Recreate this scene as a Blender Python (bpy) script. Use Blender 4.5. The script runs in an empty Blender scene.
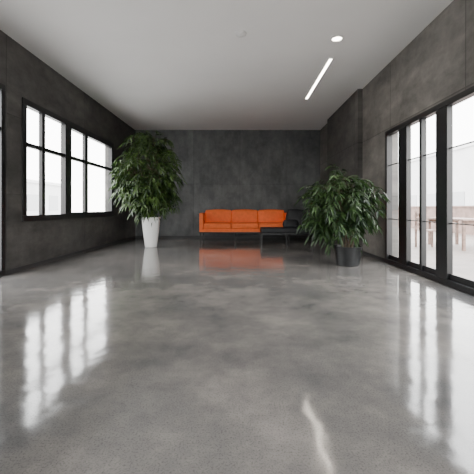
import bpy, bmesh, math, random
from mathutils import Vector, Matrix
random.seed(7)
sc=bpy.context.scene
COL=sc.collection
CH=0.972; F=330.0; H=3.5
XL=-3.4; XR=2.6; YB=10.7; YF=-2.6

# ---------------- materials ----------------
def newmat(name):
    m=bpy.data.materials.new(name); m.use_nodes=True
    nt=m.node_tree; b=nt.nodes['Principled BSDF']
    return m,nt,b
def simple(name,col,rough=0.5,metal=0.0,noise=0.0,scale=20,bump=0.0,bscale=None):
    m,nt,b=newmat(name)
    b.inputs['Roughness'].default_value=rough; b.inputs['Metallic'].default_value=metal
    g=nt.nodes.new('ShaderNodeNewGeometry')
    n=nt.nodes.new('ShaderNodeTexNoise'); n.inputs['Scale'].default_value=scale; n.inputs['Detail'].default_value=5
    nt.links.new(g.outputs['Position'],n.inputs['Vector'])
    r=nt.nodes.new('ShaderNodeValToRGB')
    r.color_ramp.elements[0].position=0.3; r.color_ramp.elements[1].position=0.7
    r.color_ramp.elements[0].color=[c*(1-noise) for c in col]+[1]
    r.color_ramp.elements[1].color=[min(1,c*(1+noise)) for c in col]+[1]
    nt.links.new(n.outputs['Fac'],r.inputs['Fac']); nt.links.new(r.outputs['Color'],b.inputs['Base Color'])
    if bump>0:
        n2=nt.nodes.new('ShaderNodeTexNoise'); n2.inputs['Scale'].default_value=bscale or scale*4
        nt.links.new(g.outputs['Position'],n2.inputs['Vector'])
        bp=nt.nodes.new('ShaderNodeBump'); bp.inputs['Strength'].default_value=bump; bp.inputs['Distance'].default_value=0.01
        nt.links.new(n2.outputs['Fac'],bp.inputs['Height']); nt.links.new(bp.outputs['Normal'],b.inputs['Normal'])
    return m
def concrete(name,axis,dark,light,pw=2.4,ph=1.2,stretch=(1,1),seam=0.6):
    m,nt,b=newmat(name); L=nt.links; N=nt.nodes
    g=N.new('ShaderNodeNewGeometry'); s=N.new('ShaderNodeSeparateXYZ'); L.new(g.outputs['Position'],s.inputs[0])
    c=N.new('ShaderNodeCombineXYZ'); L.new(s.outputs[axis],c.inputs[0]); L.new(s.outputs[2],c.inputs[1])
    br=N.new('ShaderNodeTexBrick'); br.offset=0; br.inputs['Scale'].default_value=1
    br.inputs['Brick Width'].default_value=pw; br.inputs['Row Height'].default_value=ph
    br.inputs['Mortar Size'].default_value=0.012; br.inputs['Mortar Smooth'].default_value=0.3
    br.inputs['Color1'].default_value=(0.80,0.80,0.80,1); br.inputs['Color2'].default_value=(1.15,1.15,1.15,1)
    br.inputs['Mortar'].default_value=(seam,seam,seam,1)
    L.new(c.outputs[0],br.inputs['Vector'])
    mp=N.new('ShaderNodeMapping'); mp.inputs['Scale'].default_value=(stretch[0],stretch[1],1); L.new(c.outputs[0],mp.inputs['Vector'])
    n=N.new('ShaderNodeTexNoise'); n.inputs['Scale'].default_value=1.0; n.inputs['Detail'].default_value=10; n.inputs['Roughness'].default_value=0.72
    L.new(mp.outputs[0],n.inputs['Vector'])
    r=N.new('ShaderNodeValToRGB'); r.color_ramp.elements[0].position=0.37; r.color_ramp.elements[1].position=0.63
    r.color_ramp.elements[0].color=(*dark,1); r.color_ramp.elements[1].color=(*light,1)
    L.new(n.outputs['Fac'],r.inputs['Fac'])
    mp2=N.new('ShaderNodeMapping'); mp2.inputs['Scale'].default_value=(6*stretch[0],3*stretch[1],1); L.new(c.outputs[0],mp2.inputs['Vector'])
    ng=N.new('ShaderNodeTexNoise'); ng.inputs['Scale'].default_value=1.0; ng.inputs['Detail'].default_value=6; L.new(mp2.outputs[0],ng.inputs['Vector'])
    rg=N.new('ShaderNodeValToRGB'); rg.color_ramp.elements[0].position=0.35; rg.color_ramp.elements[1].position=0.65
    rg.color_ramp.elements[0].color=(0.84,0.84,0.84,1); rg.color_ramp.elements[1].color=(1.14,1.14,1.14,1); L.new(ng.outputs['Fac'],rg.inputs['Fac'])
    m0=N.new('ShaderNodeMix'); m0.data_type='RGBA'; m0.blend_type='MULTIPLY'; m0.inputs['Factor'].default_value=1
    L.new(r.outputs['Color'],m0.inputs['A']); L.new(rg.outputs['Color'],m0.inputs['B'])
    mx=N.new('ShaderNodeMix'); mx.data_type='RGBA'; mx.blend_type='MULTIPLY'; mx.inputs['Factor'].default_value=1
    L.new(m0.outputs['Result'],mx.inputs['A']); L.new(br.outputs['Color'],mx.inputs['B'])
    L.new(mx.outputs['Result'],b.inputs['Base Color'])
    b.inputs['Roughness'].default_value=0.55
    n2=N.new('ShaderNodeTexNoise'); n2.inputs['Scale'].default_value=9; n2.inputs['Detail'].default_value=8; L.new(g.outputs['Position'],n2.inputs['Vector'])
    ad=N.new('ShaderNodeMath'); ad.operation='SUBTRACT'; L.new(n2.outputs['Fac'],ad.inputs[0]); L.new(br.outputs['Fac'],ad.inputs[1])
    bp=N.new('ShaderNodeBump'); bp.inputs['Strength'].default_value=0.4; bp.inputs['Distance'].default_value=0.012
    L.new(ad.outputs[0],bp.inputs['Height']); L.new(bp.outputs['Normal'],b.inputs['Normal'])
    return m
def floor_mat():
    m,nt,b=newmat('polished_concrete'); L=nt.links; N=nt.nodes
    g=N.new('ShaderNodeNewGeometry')
    def noise(scale,det=6,rough=0.55,dist=0):
        n=N.new('ShaderNodeTexNoise'); n.inputs['Scale'].default_value=scale; n.inputs['Detail'].default_value=det
        n.inputs['Roughness'].default_value=rough; n.inputs['Distortion'].default_value=dist
        L.new(g.outputs['Position'],n.inputs['Vector']); return n
    n1=noise(1.0,9,0.68,0.0)
    r=N.new('ShaderNodeValToRGB'); e=r.color_ramp.elements
    e[0].position=0.32; e[0].color=(0.088,0.088,0.091,1); e[1].position=0.68; e[1].color=(0.30,0.272,0.250,1)
    k=e.new(0.5); k.color=(0.172,0.161,0.152,1)
    L.new(n1.outputs['Fac'],r.inputs['Fac'])
    n2=noise(120,3,0.7)
    r2=N.new('ShaderNodeValToRGB'); r2.color_ramp.elements[0].position=0.34; r2.color_ramp.elements[1].position=0.50
    r2.color_ramp.elements[0].color=(0.62,0.62,0.62,1); r2.color_ramp.elements[1].color=(1.04,1.04,1.04,1)
    L.new(n2.outputs['Fac'],r2.inputs['Fac'])
    mx=N.new('ShaderNodeMix'); mx.data_type='RGBA'; mx.blend_type='MULTIPLY'; mx.inputs['Factor'].default_value=1
    L.new(r.outputs['Color'],mx.inputs['A']); L.new(r2.outputs['Color'],mx.inputs['B']); L.new(mx.outputs['Result'],b.inputs['Base Color'])
    n3=noise(2.2,6,0.6,0.0)
    mr=N.new('ShaderNodeMapRange'); mr.inputs['From Min'].default_value=0.3; mr.inputs['From Max'].default_value=0.7
    mr.inputs['To Min'].default_value=0.06; mr.inputs['To Max'].default_value=0.14
    L.new(n3.outputs['Fac'],mr.inputs['Value']); L.new(mr.outputs[0],b.inputs['Roughness'])
    b.inputs['IOR'].default_value=1.85
    n4=noise(4.5,2,0.5); n5=noise(90,2,0.6)
    b1=N.new('ShaderNodeBump'); b1.inputs['Strength'].default_value=0.22; b1.inputs['Distance'].default_value=0.010; L.new(n4.outputs['Fac'],b1.inputs['Height'])
    b2=N.new('ShaderNodeBump'); b2.inputs['Strength'].default_value=0.06; b2.inputs['Distance'].default_value=0.002; L.new(n5.outputs['Fac'],b2.inputs['Height'])
    L.new(b1.outputs[0],b2.inputs['Normal']); L.new(b2.outputs[0],b.inputs['Normal'])
    return m
def glass_mat():
    m=bpy.data.materials.new('window_glass'); m.use_nodes=True; nt=m.node_tree; nt.nodes.clear()
    o=nt.nodes.new('ShaderNodeOutputMaterial'); t=nt.nodes.new('ShaderNodeBsdfTransparent'); gl=nt.nodes.new('ShaderNodeBsdfGlossy')
    gl.inputs['Roughness'].default_value=0.01; t.inputs['Color'].default_value=(0.97,0.98,0.97,1)
    mi=nt.nodes.new('ShaderNodeMixShader'); mi.inputs[0].default_value=0.05
    nt.links.new(t.outputs[0],mi.inputs[1]); nt.links.new(gl.outputs[0],mi.inputs[2]); nt.links.new(mi.outputs[0],o.inputs[0]); return m
def emis(name,col,s):
    m=bpy.data.materials.new(name); m.use_nodes=True; nt=m.node_tree; nt.nodes.clear()
    o=nt.nodes.new('ShaderNodeOutputMaterial'); e=nt.nodes.new('ShaderNodeEmission'); e.inputs[0].default_value=(*col,1); e.inputs[1].default_value=s
    nt.links.new(e.outputs[0],o.inputs[0]); return m
def leaf_mat(name,c0,c1):
    m,nt,b=newmat(name); L=nt.links; N=nt.nodes
    g=N.new('ShaderNodeNewGeometry'); n=N.new('ShaderNodeTexNoise'); n.inputs['Scale'].default_value=9; n.inputs['Detail'].default_value=3
    L.new(g.outputs['Position'],n.inputs['Vector'])
    ad=N.new('ShaderNodeMath'); ad.operation='ADD'; L.new(n.outputs['Fac'],ad.inputs[0])
    ml=N.new('ShaderNodeMath'); ml.operation='MULTIPLY_ADD'; L.new(g.outputs['Random Per Island'],ml.inputs[0]); ml.inputs[1].default_value=0.5; ml.inputs[2].default_value=-0.25
    L.new(ml.outputs[0],ad.inputs[1])
    r=N.new('ShaderNodeValToRGB'); r.color_ramp.elements[0].position=0.3; r.color_ramp.elements[1].position=0.75
    r.color_ramp.elements[0].color=(*c0,1); r.color_ramp.elements[1].color=(*c1,1)
    L.new(ad.outputs[0],r.inputs['Fac']); L.new(r.outputs['Color'],b.inputs['Base Color'])
    b.inputs['Roughness'].default_value=0.45
    tr=N.new('ShaderNodeBsdfTranslucent'); L.new(r.outputs['Color'],tr.inputs['Color'])
    mi=N.new('ShaderNodeMixShader'); mi.inputs[0].default_value=0.2
    o=[x for x in N if x.type=='OUTPUT_MATERIAL'][0]
    L.new(b.outputs[0],mi.inputs[1]); L.new(tr.outputs[0],mi.inputs[2]); L.new(mi.outputs[0],o.inputs[0])
    return m

M_floor=floor_mat()
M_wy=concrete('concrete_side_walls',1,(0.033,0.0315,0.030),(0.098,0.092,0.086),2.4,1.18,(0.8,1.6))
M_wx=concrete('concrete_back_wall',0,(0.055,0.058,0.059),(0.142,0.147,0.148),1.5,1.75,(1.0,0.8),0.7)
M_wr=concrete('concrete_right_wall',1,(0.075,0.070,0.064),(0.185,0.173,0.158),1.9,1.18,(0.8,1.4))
M_ceil=simple('ceiling_paint',(0.84,0.835,0.825),0.75,0,0.02,1.2,0.03,40)
M_black=simple('black_metal_frame',(0.006,0.006,0.007),0.4,0.0,0.1,30)
M_base=simple('baseboard_dark',(0.03,0.03,0.031),0.5,0,0.1,10)
M_glass=glass_mat()
M_or=simple('orange_upholstery',(0.90,0.165,0.032),0.65,0,0.08,12,0.15,300)
M_bk=simple('black_upholstery',(0.014,0.015,0.018),0.6,0,0.2,15,0.15,300)
M_white=simple('white_ceramic',(0.85,0.85,0.83),0.3,0,0.02,5)
M_bpot=simple('black_planter',(0.012,0.013,0.014),0.4,0,0.2,20,0.1,60)
M_soil=simple('soil',(0.03,0.02,0.013),0.95,0,0.4,60,0.6,120)
M_bark=simple('bark',(0.09,0.065,0.04),0.8,0,0.3,30,0.4,90)
M_leafA=leaf_mat('leaf_green_a',(0.010,0.027,0.007),(0.075,0.135,0.028))
M_leafB=leaf_mat('leaf_green_b',(0.007,0.022,0.007),(0.048,0.10,0.026))
M_plast=simple('white_plastic',(0.75,0.75,0.74),0.4)
M_em=emis('lamp_diffuser',(1,0.9,0.76),22)
M_ground=simple('exterior_paving',(0.50,0.48,0.46),0.8,0,0.12,1.5,0.2,20)
M_pale=simple('pale_render_facade',(0.60,0.60,0.60),0.8,0,0.06,0.8)
M_deck=simple('terrace_tiles',(0.22,0.185,0.165),0.6,0,0.2,2)
M_terr=simple('terracotta_wall',(0.24,0.165,0.14),0.8,0,0.25,4,0.3,20)
M_wood=simple('outdoor_wood',(0.24,0.16,0.13),0.55,0,0.3,14)
M_dkwin=simple('facade_glazing',(0.36,0.37,0.38),0.15)

# ---------------- helpers ----------------
def link(ob,parent=None):
    COL.objects.link(ob)
    if parent: ob.parent=parent
    return ob
def empty(name,loc=(0,0,0)):
    e=bpy.data.objects.new(name,None); e.location=loc; e.empty_display_size=0.2; COL.objects.link(e); return e
def boxes(name,lst,mat,parent=None,loc=(0,0,0),bevel=0):
    bm=bmesh.new()
    for (x0,x1,y0,y1,z0,z1) in lst:
        mt=Matrix.Translation(((x0+x1)/2,(y0+y1)/2,(z0+z1)/2))@Matrix.Diagonal((x1-x0,y1-y0,z1-z0,1))
        bmesh.ops.create_cube(bm,size=1,matrix=mt)
    me=bpy.data.meshes.new(name); bm.to_mesh(me); bm.free(); me.materials.append(mat)
    ob=bpy.data.objects.new(name,me); ob.location=loc; link(ob,parent)
    if bevel:
        md=ob.modifiers.new('bevel','BEVEL'); md.width=bevel; md.segments=2
    return ob
def cushion(name,x0,x1,y0,y1,z0,z1,mat,parent,puff=0.02,bev=0.035,rot=None):
    bm=bmesh.new(); bmesh.ops.create_cube(bm,size=2)
    bmesh.ops.subdivide_edges(bm,edges=bm.edges[:],cuts=7,use_grid_fill=True)
    hx,hy,hz=(x1-x0)/2,(y1-y0)/2,(z1-z0)/2
    for v in bm.verts:
        x,y,z=v.co
        p=[x*hx,y*hy,z*hz]
        fx=puff*(1-y*y)*(1-z*z)*abs(x)**8; fy=puff*(1-x*x)*(1-z*z)*abs(y)**8; fz=puff*(1-x*x)*(1-y*y)*abs(z)**8
        p[0]+=math.copysign(fx,x); p[1]+=math.copysign(fy,y); p[2]+=math.copysign(fz,z)
        v.co=p
    me=bpy.data.meshes.new(name); bm.to_mesh(me); bm.free(); me.materials.append(mat)
    for f in me.polygons: f.use_smooth=True
    ob=bpy.data.objects.new(name,me); ob.location=((x0+x1)/2,(y0+y1)/2,(z0+z1)/2); link(ob,parent)
    if rot: ob.rotation_euler=rot
    md=ob.modifiers.new('bevel','BEVEL'); md.width=bev; md.segments=4; md.limit_method='ANGLE'; md.angle_limit=math.radians(50)
    return ob
def lathe(name,prof,mat,parent=None,loc=(0,0,0),seg=48):
    vs=[];fs=[]
    for r,z in prof:
        for i in range(seg):
            a=2*math.pi*i/seg; vs.append((r*math.cos(a),r*math.sin(a),z))
    for j in range(len(prof)-1):
        for i in range(seg):
            k=(i+1)%seg; fs.append((j*seg+i,j*seg+k,(j+1)*seg+k,(j+1)*seg+i))
    me=bpy.data.meshes.new(name); me.from_pydata(vs,[],fs)
    bm=bmesh.new(); bm.from_mesh(me); bmesh.ops.remove_doubles(bm,verts=bm.verts,dist=1e-5); bmesh.ops.recalc_face_normals(bm,faces=bm.faces); bm.to_mesh(me); bm.free()
    me.materials.append(mat)
    for f in me.polygons: f.use_smooth=True
    ob=bpy.data.objects.new(name,me); ob.location=loc; link(ob,parent)
    md=ob.modifiers.new('es','EDGE_SPLIT'); md.split_angle=math.radians(35)
    return ob
def wall_cut(a0,a1,z0,z1,holes):
    out=[];cur=a0
    for (h0,h1,hz0,hz1) in sorted(holes):
        if h0>cur: out.append((cur,h0,z0,z1))
        if hz0>z0: out.append((h0,h1,z0,hz0))
        if hz1<z1: out.append((h0,h1,hz1,z1))
        cur=h1
    if cur<a1: out.append((cur,a1,z0,z1))
    return out

# ---------------- shell ----------------
T=0.22
boxes('floor',[(XL-T,XR+T+0.02,YF-T,YB+T,-0.2,0)],M_floor)
boxes('ceiling',[(XL-T,XR+T+0.02,YF-T,YB+T,H,H+0.25)],M_ceil)
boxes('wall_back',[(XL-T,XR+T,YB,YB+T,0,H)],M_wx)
WZ0,WZ1=0.755,2.70
holesL=[(3.0,4.76,0,2.74),(5.14,8.84,WZ0,WZ1)]
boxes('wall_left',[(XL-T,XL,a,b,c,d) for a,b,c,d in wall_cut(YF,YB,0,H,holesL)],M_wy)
DY0,DY1,DZ=0.3,5.88,2.325
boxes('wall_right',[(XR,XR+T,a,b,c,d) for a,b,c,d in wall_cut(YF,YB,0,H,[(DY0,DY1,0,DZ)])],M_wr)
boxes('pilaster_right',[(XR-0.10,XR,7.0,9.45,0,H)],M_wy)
FW=(-2.2,1.6,0.9,2.9)
boxes('wall_front',[(a,b,YF-T,YF,c,d) for a,b,c,d in wall_cut(XL-T,XR+T,0,H,[FW])],M_wx)
boxes('baseboard_left',[(XL,XL+0.015,4.76,YB,0,0.07)],M_base)
boxes('baseboard_back',[(XL+0.015,XR,YB-0.015,YB,0,0.07)],M_base)
boxes('baseboard_right',[(XR-0.015,XR,DY1,7.0,0,0.07)],M_base)

def yz_window(name,x_in,sgn,y0,y1,z0,z1,vbars,hbars,fr=0.07,dep=0.08,hd=0.056):
    e=empty(name,(x_in,(y0+y1)/2,z0)); ox,oy,oz=e.location
    xa,xb=sorted((0.02*-sgn, dep*sgn))
    L=[(xa,xb,y0-oy,y1-oy,0,fr),(xa,xb,y0-oy,y1-oy,z1-z0-fr,z1-z0),(xa,xb,y0-oy,y0-oy+fr,fr,z1-z0-fr),(xa,xb,y1-oy-fr,y1-oy,fr,z1-z0-fr)]
    for (c,w) in vbars: L.append((xa*0.6,xb*0.8,c-w/2-oy,c+w/2-oy,fr,z1-z0-fr))
    boxes('frame',L,M_black,e,bevel=0.004)
    gx=0.03*sgn
    Hh=[(gx-hd/2,gx+hd/2,y0-oy+fr,y1-oy-fr,z-w/2-z0,z+w/2-z0) for z,w in hbars]
    boxes('glazing_bars',Hh,M_black,e)
    me=bpy.data.meshes.new('glass'); me.from_pydata([(gx,y0-oy,0.01),(gx,y1-oy,0.01),(gx,y1-oy,z1-z0-0.01),(gx,y0-oy,z1-z0-0.01)],[],[(0,1,2,3)]); me.materials.append(M_glass)
    link(bpy.data.objects.new('glass',me),e)
    return e
def yy(px,X): return F*abs(X)/abs(px-240)
yz_window('window_1',XL,-1,5.14,6.50,WZ0,WZ1,[(yy(43,XL),0.09)],[(1.99,0.065)],fr=0.10)
yz_window('window_2',XL,-1,6.50,8.84,WZ0,WZ1,[(yy(86,XL),0.14)],[(1.99,0.07)],fr=0.13)
yz_window('door_1',XL,-1,3.0,4.76,0,2.74,[(3.9,0.09)],[(2.1,0.05)],fr=0.08)
vb=[(yy(403,XR),0.26),(yy(421,XR),0.06),(yy(442,XR),0.24),(3.55-0.6,0.07),(2.5,0.2),(1.9,0.07),(1.1,0.2)]
yz_window('door_2',XR,1,DY0,DY1,0,DZ,vb,[(1.72,0.014),(0.78,0.014),(0.10,0.1)],fr=0.075,hd=0.014)
def xz_window(name,y_in,x0,x1,z0,z1,vb,hb):
    e=empty(name,((x0+x1)/2,y_in,z0)); ox=e.location.x; fr=0.08
    L=[(x0-ox,x1-ox,-0.08,0.02,0,fr),(x0-ox,x1-ox,-0.08,0.02,z1-z0-fr,z1-z0),(x0-ox,x0-ox+fr,-0.08,0.02,fr,z1-z0-fr),(x1-ox-fr,x1-ox,-0.08,0.02,fr,z1-z0-fr)]
    for c in vb: L.append((c-0.04-ox,c+0.04-ox,-0.06,0.01,fr,z1-z0-fr))
    for c in hb: L.append((x0-ox+fr,x1-ox-fr,-0.05,0.0,c-0.02-z0,c+0.02-z0))
    boxes('frame',L,M_black,e)
    me=bpy.data.meshes.new('glass'); me.from_pydata([(x0-ox,-0.03,0.01),(x1-ox,-0.03,0.01),(x1-ox,-0.03,z1-z0-0.01),(x0-ox,-0.03,z1-z0-0.01)],[],[(0,1,2,3)]); me.materials.append(M_glass)
    link(bpy.data.objects.new('glass',me),e)
xz_window('window_3',YF,*FW,[-1.25,-0.3,0.65],[2.1])

# ---------------- ceiling fixtures ----------------
sm=empty('smoke_detector',(0.015,4.77,H))
lathe('body',[(0.0,-0.045),(0.04,-0.045),(0.06,-0.038),(0.078,-0.02),(0.08,0.0),(0,0)],M_plast,sm)
lathe('sensor_cap',[(0,-0.056),(0.022,-0.054),(0.026,-0.044)],M_plast,sm)
dl=empty('ceiling_downlight',(1.442,4.907,H))
lathe('trim_ring',[(0.07,-0.012),(0.074,-0.02),(0.095,-0.016),(0.1,0.0),(0.068,0)],M_plast,dl)
lathe('diffuser',[(0,-0.008),(0.07,-0.008),(0.07,0)],M_em,dl)
sl=empty('linear_ceiling_light',(1.53,6.57,H))
boxes('housing',[(-0.036,-0.026,-1.03,1.03,-0.02,0),(0.026,0.036,-1.03,1.03,-0.02,0),(-0.026,0.026,-1.03,-1.015,-0.02,0),(-0.026,0.026,1.015,1.03,-0.02,0)],M_plast,sl)
boxes('diffuser',[(-0.026,0.026,-1.015,1.015,-0.018,-0.004)],M_em,sl)
sp=bpy.data.lights.new('downlight_beam','SPOT'); sp.energy=60; sp.spot_size=1.9; sp.spot_blend=0.8; sp.color=(1,0.9,0.78); sp.shadow_soft_size=0.06
so=bpy.data.objects.new('downlight_beam',sp); so.location=(0,0,-0.03); link(so,dl)

# ---------------- sofa ----------------
S=empty('sofa',(0,9.72,0))
x0,x1=-1.20,1.50
boxes('base_frame',[(x0,x1,0.0,0.84,0.225,0.26)],M_black,S,bevel=0.005)
legs=[]
for lx in (x0+0.02,-0.15,x1-0.06):
    for ly in (0.02,0.78): legs.append((lx,lx+0.035,ly,ly+0.035,0,0.225))
boxes('legs',legs,M_black,S)
cushion('upholstered_base',x0,x1,0.01,0.82,0.26,0.36,M_or,S,0.0,0.02)
sw=(x1-x0-0.24)/3
for i in range(3):
    a=x0+0.12+i*sw
    cushion('seat_cushion_%d'%(i+1),a+0.010,a+sw-0.010,0.0,0.62,0.355,0.52,M_or,S,0.02)
    cushion('back_cushion_%d'%(i+1),a+0.012,a+sw-0.012,0.50,0.72,0.50,0.90,M_or,S,0.035,0.05,(math.radians(-8),0,0))
cushion('back_rest',x0,x1,0.70,0.84,0.32,0.82,M_or,S,0.0,0.03)
cushion('arm_left',x0,x0+0.12,0.0,0.80,0.32,0.82,M_or,S,0.005,0.03)
cushion('arm_right',x1-0.12,x1,0.0,0.80,0.32,0.82,M_or,S,0.005,0.03)

# ---------------- black daybed bench ----------------
B=empty('daybed_bench',(0,9.05,0))
bx0,bx1=0.58,2.02
boxes('frame',[(bx0,bx1,0,0.04,0.24,0.28),(bx0,bx1,0.56,0.60,0.24,0.28),(bx0,bx0+0.04,0.04,0.56,0.24,0.28),(bx1-0.04,bx1,0.04,0.56,0.24,0.28),
 (bx0,bx0+0.03,0,0.03,0,0.24),(bx1-0.03,bx1,0,0.03,0,0.24),(bx0,bx0+0.03,0.57,0.60,0,0.24),(bx1-0.03,bx1,0.57,0.60,0,0.24),(bx0+0.68,bx0+0.71,0,0.03,0,0.24)],M_black,B)
cushion('mattress_pad',bx0+0.01,bx1-0.01,0.01,0.59,0.28,0.42,M_bk,B,0.01)
cushion('throw_pillow',1.36,1.94,0.36,0.50,0.42,0.90,M_bk,B,0.05,0.03,(math.radians(-16),math.radians(5),math.radians(-8)))
cushion('bolster',1.24,1.62,0.20,0.34,0.415,0.62,M_bk,B,0.04,0.03,(math.radians(-24),0,0))

# ---------------- plants ----------------
def tube(bmv,bmf,pts,r0,r1,seg=6):
    base=len(bmv); n=len(pts)
    for i,p in enumerate(pts):
        t=i/(n-1); r=r0+(r1-r0)*t
        d=(pts[min(i+1,n-1)]-pts[max(i-1,0)]).normalized()
        u=d.orthogonal().normalized(); w=d.cross(u)
        for k in range(seg):
            a=2*math.pi*k/seg; bmv.append(p+u*math.cos(a)*r+w*math.sin(a)*r)
    for i in range(n-1):
        for k in range(seg):
            q=(k+1)%seg; bmf.append((base+i*seg+k,base+i*seg+q,base+(i+1)*seg+q,base+(i+1)*seg+k))
def leaflet(V,Fc,p,d,nrm,L,w,droop):
    side=d.cross(nrm)
    if side.length<1e-4: return
    side.normalize(); up=side.cross(d).normalized()
    b=len(V); dn=Vector((0,0,-1))
    def cc(t): return p+d*(L*t)+dn*(droop*L*t*t)
    V.append(cc(0))
    for t,k in ((0.3,1.0),(0.65,0.75)):
        c=cc(t); V.append(c-side*w*k/2+up*w*0.14); V.append(c-up*w*0.05); V.append(c+side*w*k/2+up*w*0.14)
    V.append(cc(1))
    Fc+= [(b,b+2,b+1),(b,b+3,b+2),(b+1,b+2,b+5,b+4),(b+2,b+3,b+6,b+5),(b+4,b+5,b+7),(b+5,b+6,b+7)]
R=random.uniform
def plant(name,loc,potprof,potmat,soilr,soilz,cz,rx,ry,rz,off,ntwig,nst,mat,tw,lf,lw,npair=6,upb=0.0):
    P=empty(name,loc)
    lathe('pot',potprof,potmat,P)
    lathe('soil',[(0,soilz+0.01),(soilr*0.6,soilz+0.008),(soilr,soilz)],M_soil,P)
    SV=[];SF=[];LV=[];LF=[]
    C=Vector((off[0],off[1],cz))
    nodes=[]
    clumps=[Vector((R(-1,1),R(-1,1),R(-0.8,1))).normalized() for _ in range(14)]
    for s in range(nst):
        a=2*math.pi*s/nst+R(-.4,.4); r=R(0.02,soilr*0.5)
        p0=Vector((r*math.cos(a),r*math.sin(a),soilz-0.03))
        tr=R(0.25,0.6)
        p1=C+Vector((rx*tr*math.cos(a),ry*tr*math.sin(a),rz*R(0.1,0.75)))
        pts=[]
        for i in range(12):
            t=i/11; q=p0.lerp(p1,t); q.x=p0.x+(p1.x-p0.x)*t**1.6; q.y=p0.y+(p1.y-p0.y)*t**1.6
            q+=Vector((math.sin(t*7+s)*0.015,math.cos(t*6+s)*0.015,0)); pts.append(q)
        tube(SV,SF,pts,0.013,0.005,8); nodes+=pts[4:]
    for k in range(ntwig):
        while True:
            v=Vector((R(-1,1),R(-1,1),R(-1,1)))
            if 0.05<v.length<1: break
        dirn=v.normalized()
        lump=max(dirn.dot(c) for c in clumps)
        v=dirn*(v.length**0.6)*(0.68+0.36*max(0,(lump-0.6)/0.4))
        if v.z<0: v.x*=1-0.3*(-v.z); v.y*=1-0.3*(-v.z)
        tgt=C+Vector((v.x*rx,v.y*ry,v.z*rz))
        nd=min(random.sample(nodes,min(14,len(nodes))),key=lambda q:(q-tgt).length+max(0,q.z-tgt.z)*0.3)
        out=Vector((v.x,v.y,0.0))
        if out.length<0.05: out=Vector((R(-1,1),R(-1,1),0))
        out=(out.normalized()+Vector((R(-.7,.7),R(-.7,.7),0))).normalized()
        TL=R(*tw); st=tgt-out*TL*0.6
        mid=(nd+st)/2+Vector((0,0,0.06))
        if (nd-st).length>0.02:
            tube(SV,SF,[nd.copy(),nd.lerp(mid,0.6),mid.lerp(st,0.5),st.copy()],0.0045,0.0025,4)
        pts=[]; rise=R(-0.2,0.8)+upb*max(0,v.z)
        NP=npair
        for i in range(NP+1):
            t=i/NP; pts.append(st+out*TL*t+Vector((0,0,TL*(rise*t-0.75*t*t))))
        tube(SV,SF,pts,0.0025,0.001,4)
        for i in range(1,NP+1):
            d=(pts[i]-pts[i-1]).normalized(); sd=d.cross(Vector((0,0,1)))
            if sd.length<1e-3: sd=Vector((1,0,0))
            sd.normalize(); nr=sd.cross(d)
            for sg in (-1,1):
                dd=(d*R(0.3,1.0)+sd*sg*R(0.4,1.1)+Vector((R(-.3,.3),R(-.3,.3),R(-.45,.35)))).normalized()
                leaflet(LV,LF,pts[i],dd,nr+Vector((R(-.7,.7),R(-.7,.7),R(-.3,.3))),R(*lf)*(1-0.3*abs(i/NP-0.4)),lw*R(0.75,1.3),R(0.1,0.7))
        dd=(pts[-1]-pts[-2]).normalized(); leaflet(LV,LF,pts[-1],dd,dd.orthogonal(),lf[1]*0.9,lw,0.3)
    wx0=XL+0.03-loc[0]; wx1=XR-0.04-loc[0]
    for v in LV+SV:
        v.x=min(max(v.x,wx0),wx1)
    for nm,V_,F_,mt in (('stems',SV,SF,M_bark),('foliage',LV,LF,mat)):
        me=bpy.data.meshes.new(nm); me.from_pydata([tuple(v) for v in V_],[],F_); me.materials.append(mt)
        for f in me.polygons: f.use_smooth=True
        link(bpy.data.objects.new(nm,me),P)
    return P
plant('potted_ficus_tree',(-2.217,8.22,0),[(0,0),(0.135,0),(0.145,0.01),(0.195,0.40),(0.225,0.73),(0.228,0.745),(0.215,0.745),(0.205,0.70),(0.185,0.40),(0.1,0.38)],M_white,0.203,0.68,
      1.82,0.80,0.72,1.08,(-0.04,0),340,8,M_leafA,(0.2,0.42),(0.12,0.20),0.044,6,0.3)
plant('potted_palm',(1.84,5.63,0),[(0,0),(0.175,0),(0.185,0.01),(0.21,0.18),(0.232,0.31),(0.235,0.325),(0.218,0.325),(0.212,0.28),(0.19,0.15),(0.1,0.12)],M_bpot,0.21,0.27,
      1.00,0.62,0.54,0.56,(-0.10,0),240,8,M_leafB,(0.18,0.38),(0.10,0.18),0.034,6,0.7)

# ---------------- exterior ----------------
boxes('exterior_ground',[(-45,45,-45,60,-0.45,-0.25)],M_ground)
boxes('terrace_floor',[(XR+T+0.03,9.0,-2,20,-0.2,-0.03)],M_deck)
boxes('terrace_parapet_wall',[(8.6,8.8,-2,20,-0.03,1.0),(8.55,8.85,-2,20,1.0,1.06)],M_terr)
def building(name,x0,x1,y0,y1,z1,side):
    e=empty(name,((x0+x1)/2,(y0+y1)/2,-0.25)); ox,oy,oz=e.location
    boxes('facade',[(x0-ox,x1-ox,y0-oy,y1-oy,0,z1)],M_pale,e)
    boxes('parapet',[(x0-ox-0.15,x1-ox+0.15,y0-oy-0.15,y1-oy+0.15,z1,z1+0.25)],M_pale,e)
    L=[]; xf=(x1-ox) if side>0 else (x0-ox)
    y=y0+1.5
    while y<y1-2:
        z=1.0
        while z<z1-1.5:
            L.append((xf-0.04,xf+0.04,y-oy,y-oy+1.5,z,z+1.4)); z+=3.0
        y+=3.2
    boxes('facade_windows',L,M_dkwin,e)
building('apartment_building',-26,-18,4,34,3.4,1)
building('apartment_building',16,24,6,44,5.5,-1)
t=empty('terrace_table',(5.6,8.4,-0.03))
boxes('table_top',[(-0.45,0.45,-0.8+i*0.2,-0.62+i*0.2,0.70,0.74) for i in range(8)],M_wood,t)
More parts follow.
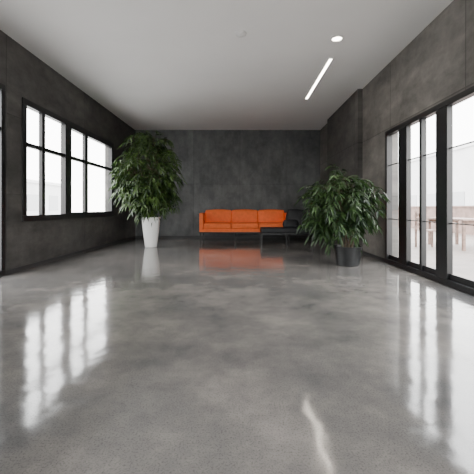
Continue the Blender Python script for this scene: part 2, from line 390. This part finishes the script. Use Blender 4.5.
boxes('table_legs',[(sx-0.03,sx+0.03,sy-0.03,sy+0.03,0,0.70) for sx in(-0.38,0.38) for sy in(-0.7,0.7)]+[(-0.38,0.38,-0.72,-0.68,0.62,0.7),(-0.38,0.38,0.68,0.72,0.62,0.7)],M_wood,t)
def chair(loc,rz):
    e=empty('terrace_chair',loc); e.rotation_euler=(0,0,rz)
    boxes('seat',[(-0.22+i*0.09,-0.14+i*0.09,-0.22,0.22,0.43,0.455) for i in range(5)],M_wood,e)
    boxes('legs',[(sx-0.02,sx+0.02,-0.22,-0.18,0,0.43) for sx in(-0.2,0.2)]+[(sx-0.02,sx+0.02,0.2,0.24,0,0.92) for sx in(-0.2,0.2)],M_wood,e)
    boxes('back_slats',[(-0.18,0.18,0.21,0.23,z,z+0.08) for z in(0.55,0.67,0.79)],M_wood,e)
chair((4.75,8.3,-0.03),math.pi/2); chair((6.45,8.4,-0.03),-math.pi/2)

# ---------------- world + portals ----------------
w=bpy.data.worlds.new('overcast_sky'); sc.world=w; w.use_nodes=True; nt=w.node_tree
bg=nt.nodes['Background']; bg.inputs['Strength'].default_value=13.5
tc=nt.nodes.new('ShaderNodeTexCoord'); sx=nt.nodes.new('ShaderNodeSeparateXYZ'); nt.links.new(tc.outputs['Generated'],sx.inputs[0])
rp=nt.nodes.new('ShaderNodeValToRGB'); rp.color_ramp.elements[0].position=0.0; rp.color_ramp.elements[0].color=(1,0.985,0.96,1)
rp.color_ramp.elements[1].position=1; rp.color_ramp.elements[1].color=(0.92,0.95,1,1)
nt.links.new(sx.outputs[2],rp.inputs[0]); nt.links.new(rp.outputs[0],bg.inputs[0])
def portal(name,loc,sx_,sy_,rot):
    l=bpy.data.lights.new(name,'AREA'); l.shape='RECTANGLE'; l.size=sx_; l.size_y=sy_; l.cycles.is_portal=True
    o=bpy.data.objects.new(name,l); o.location=loc; o.rotation_euler=rot; COL.objects.link(o)
hp=math.pi/2
portal('window_daylight_portal',(XL-T-0.01,6.99,(WZ0+WZ1)/2),1.95,3.7,(0,-hp,0))
portal('door_daylight_portal',(XL-T-0.01,3.88,1.37),2.74,1.76,(0,-hp,0))
portal('door_daylight_portal',(XR+T+0.01,(DY0+DY1)/2,DZ/2),DZ,DY1-DY0,(0,hp,0))
portal('window_daylight_portal',((FW[0]+FW[1])/2,YF-T-0.01,(FW[2]+FW[3])/2),FW[1]-FW[0],FW[3]-FW[2],(hp,0,0))

# ---------------- camera ----------------
cd=bpy.data.cameras.new('camera'); cd.sensor_width=36; cd.lens=F/474*36; cd.shift_x=-3/474; cd.shift_y=-29/474; cd.clip_end=300
co=bpy.data.objects.new('camera',cd); co.location=(0,0,CH); co.rotation_euler=(hp,0,0); COL.objects.link(co); sc.camera=co
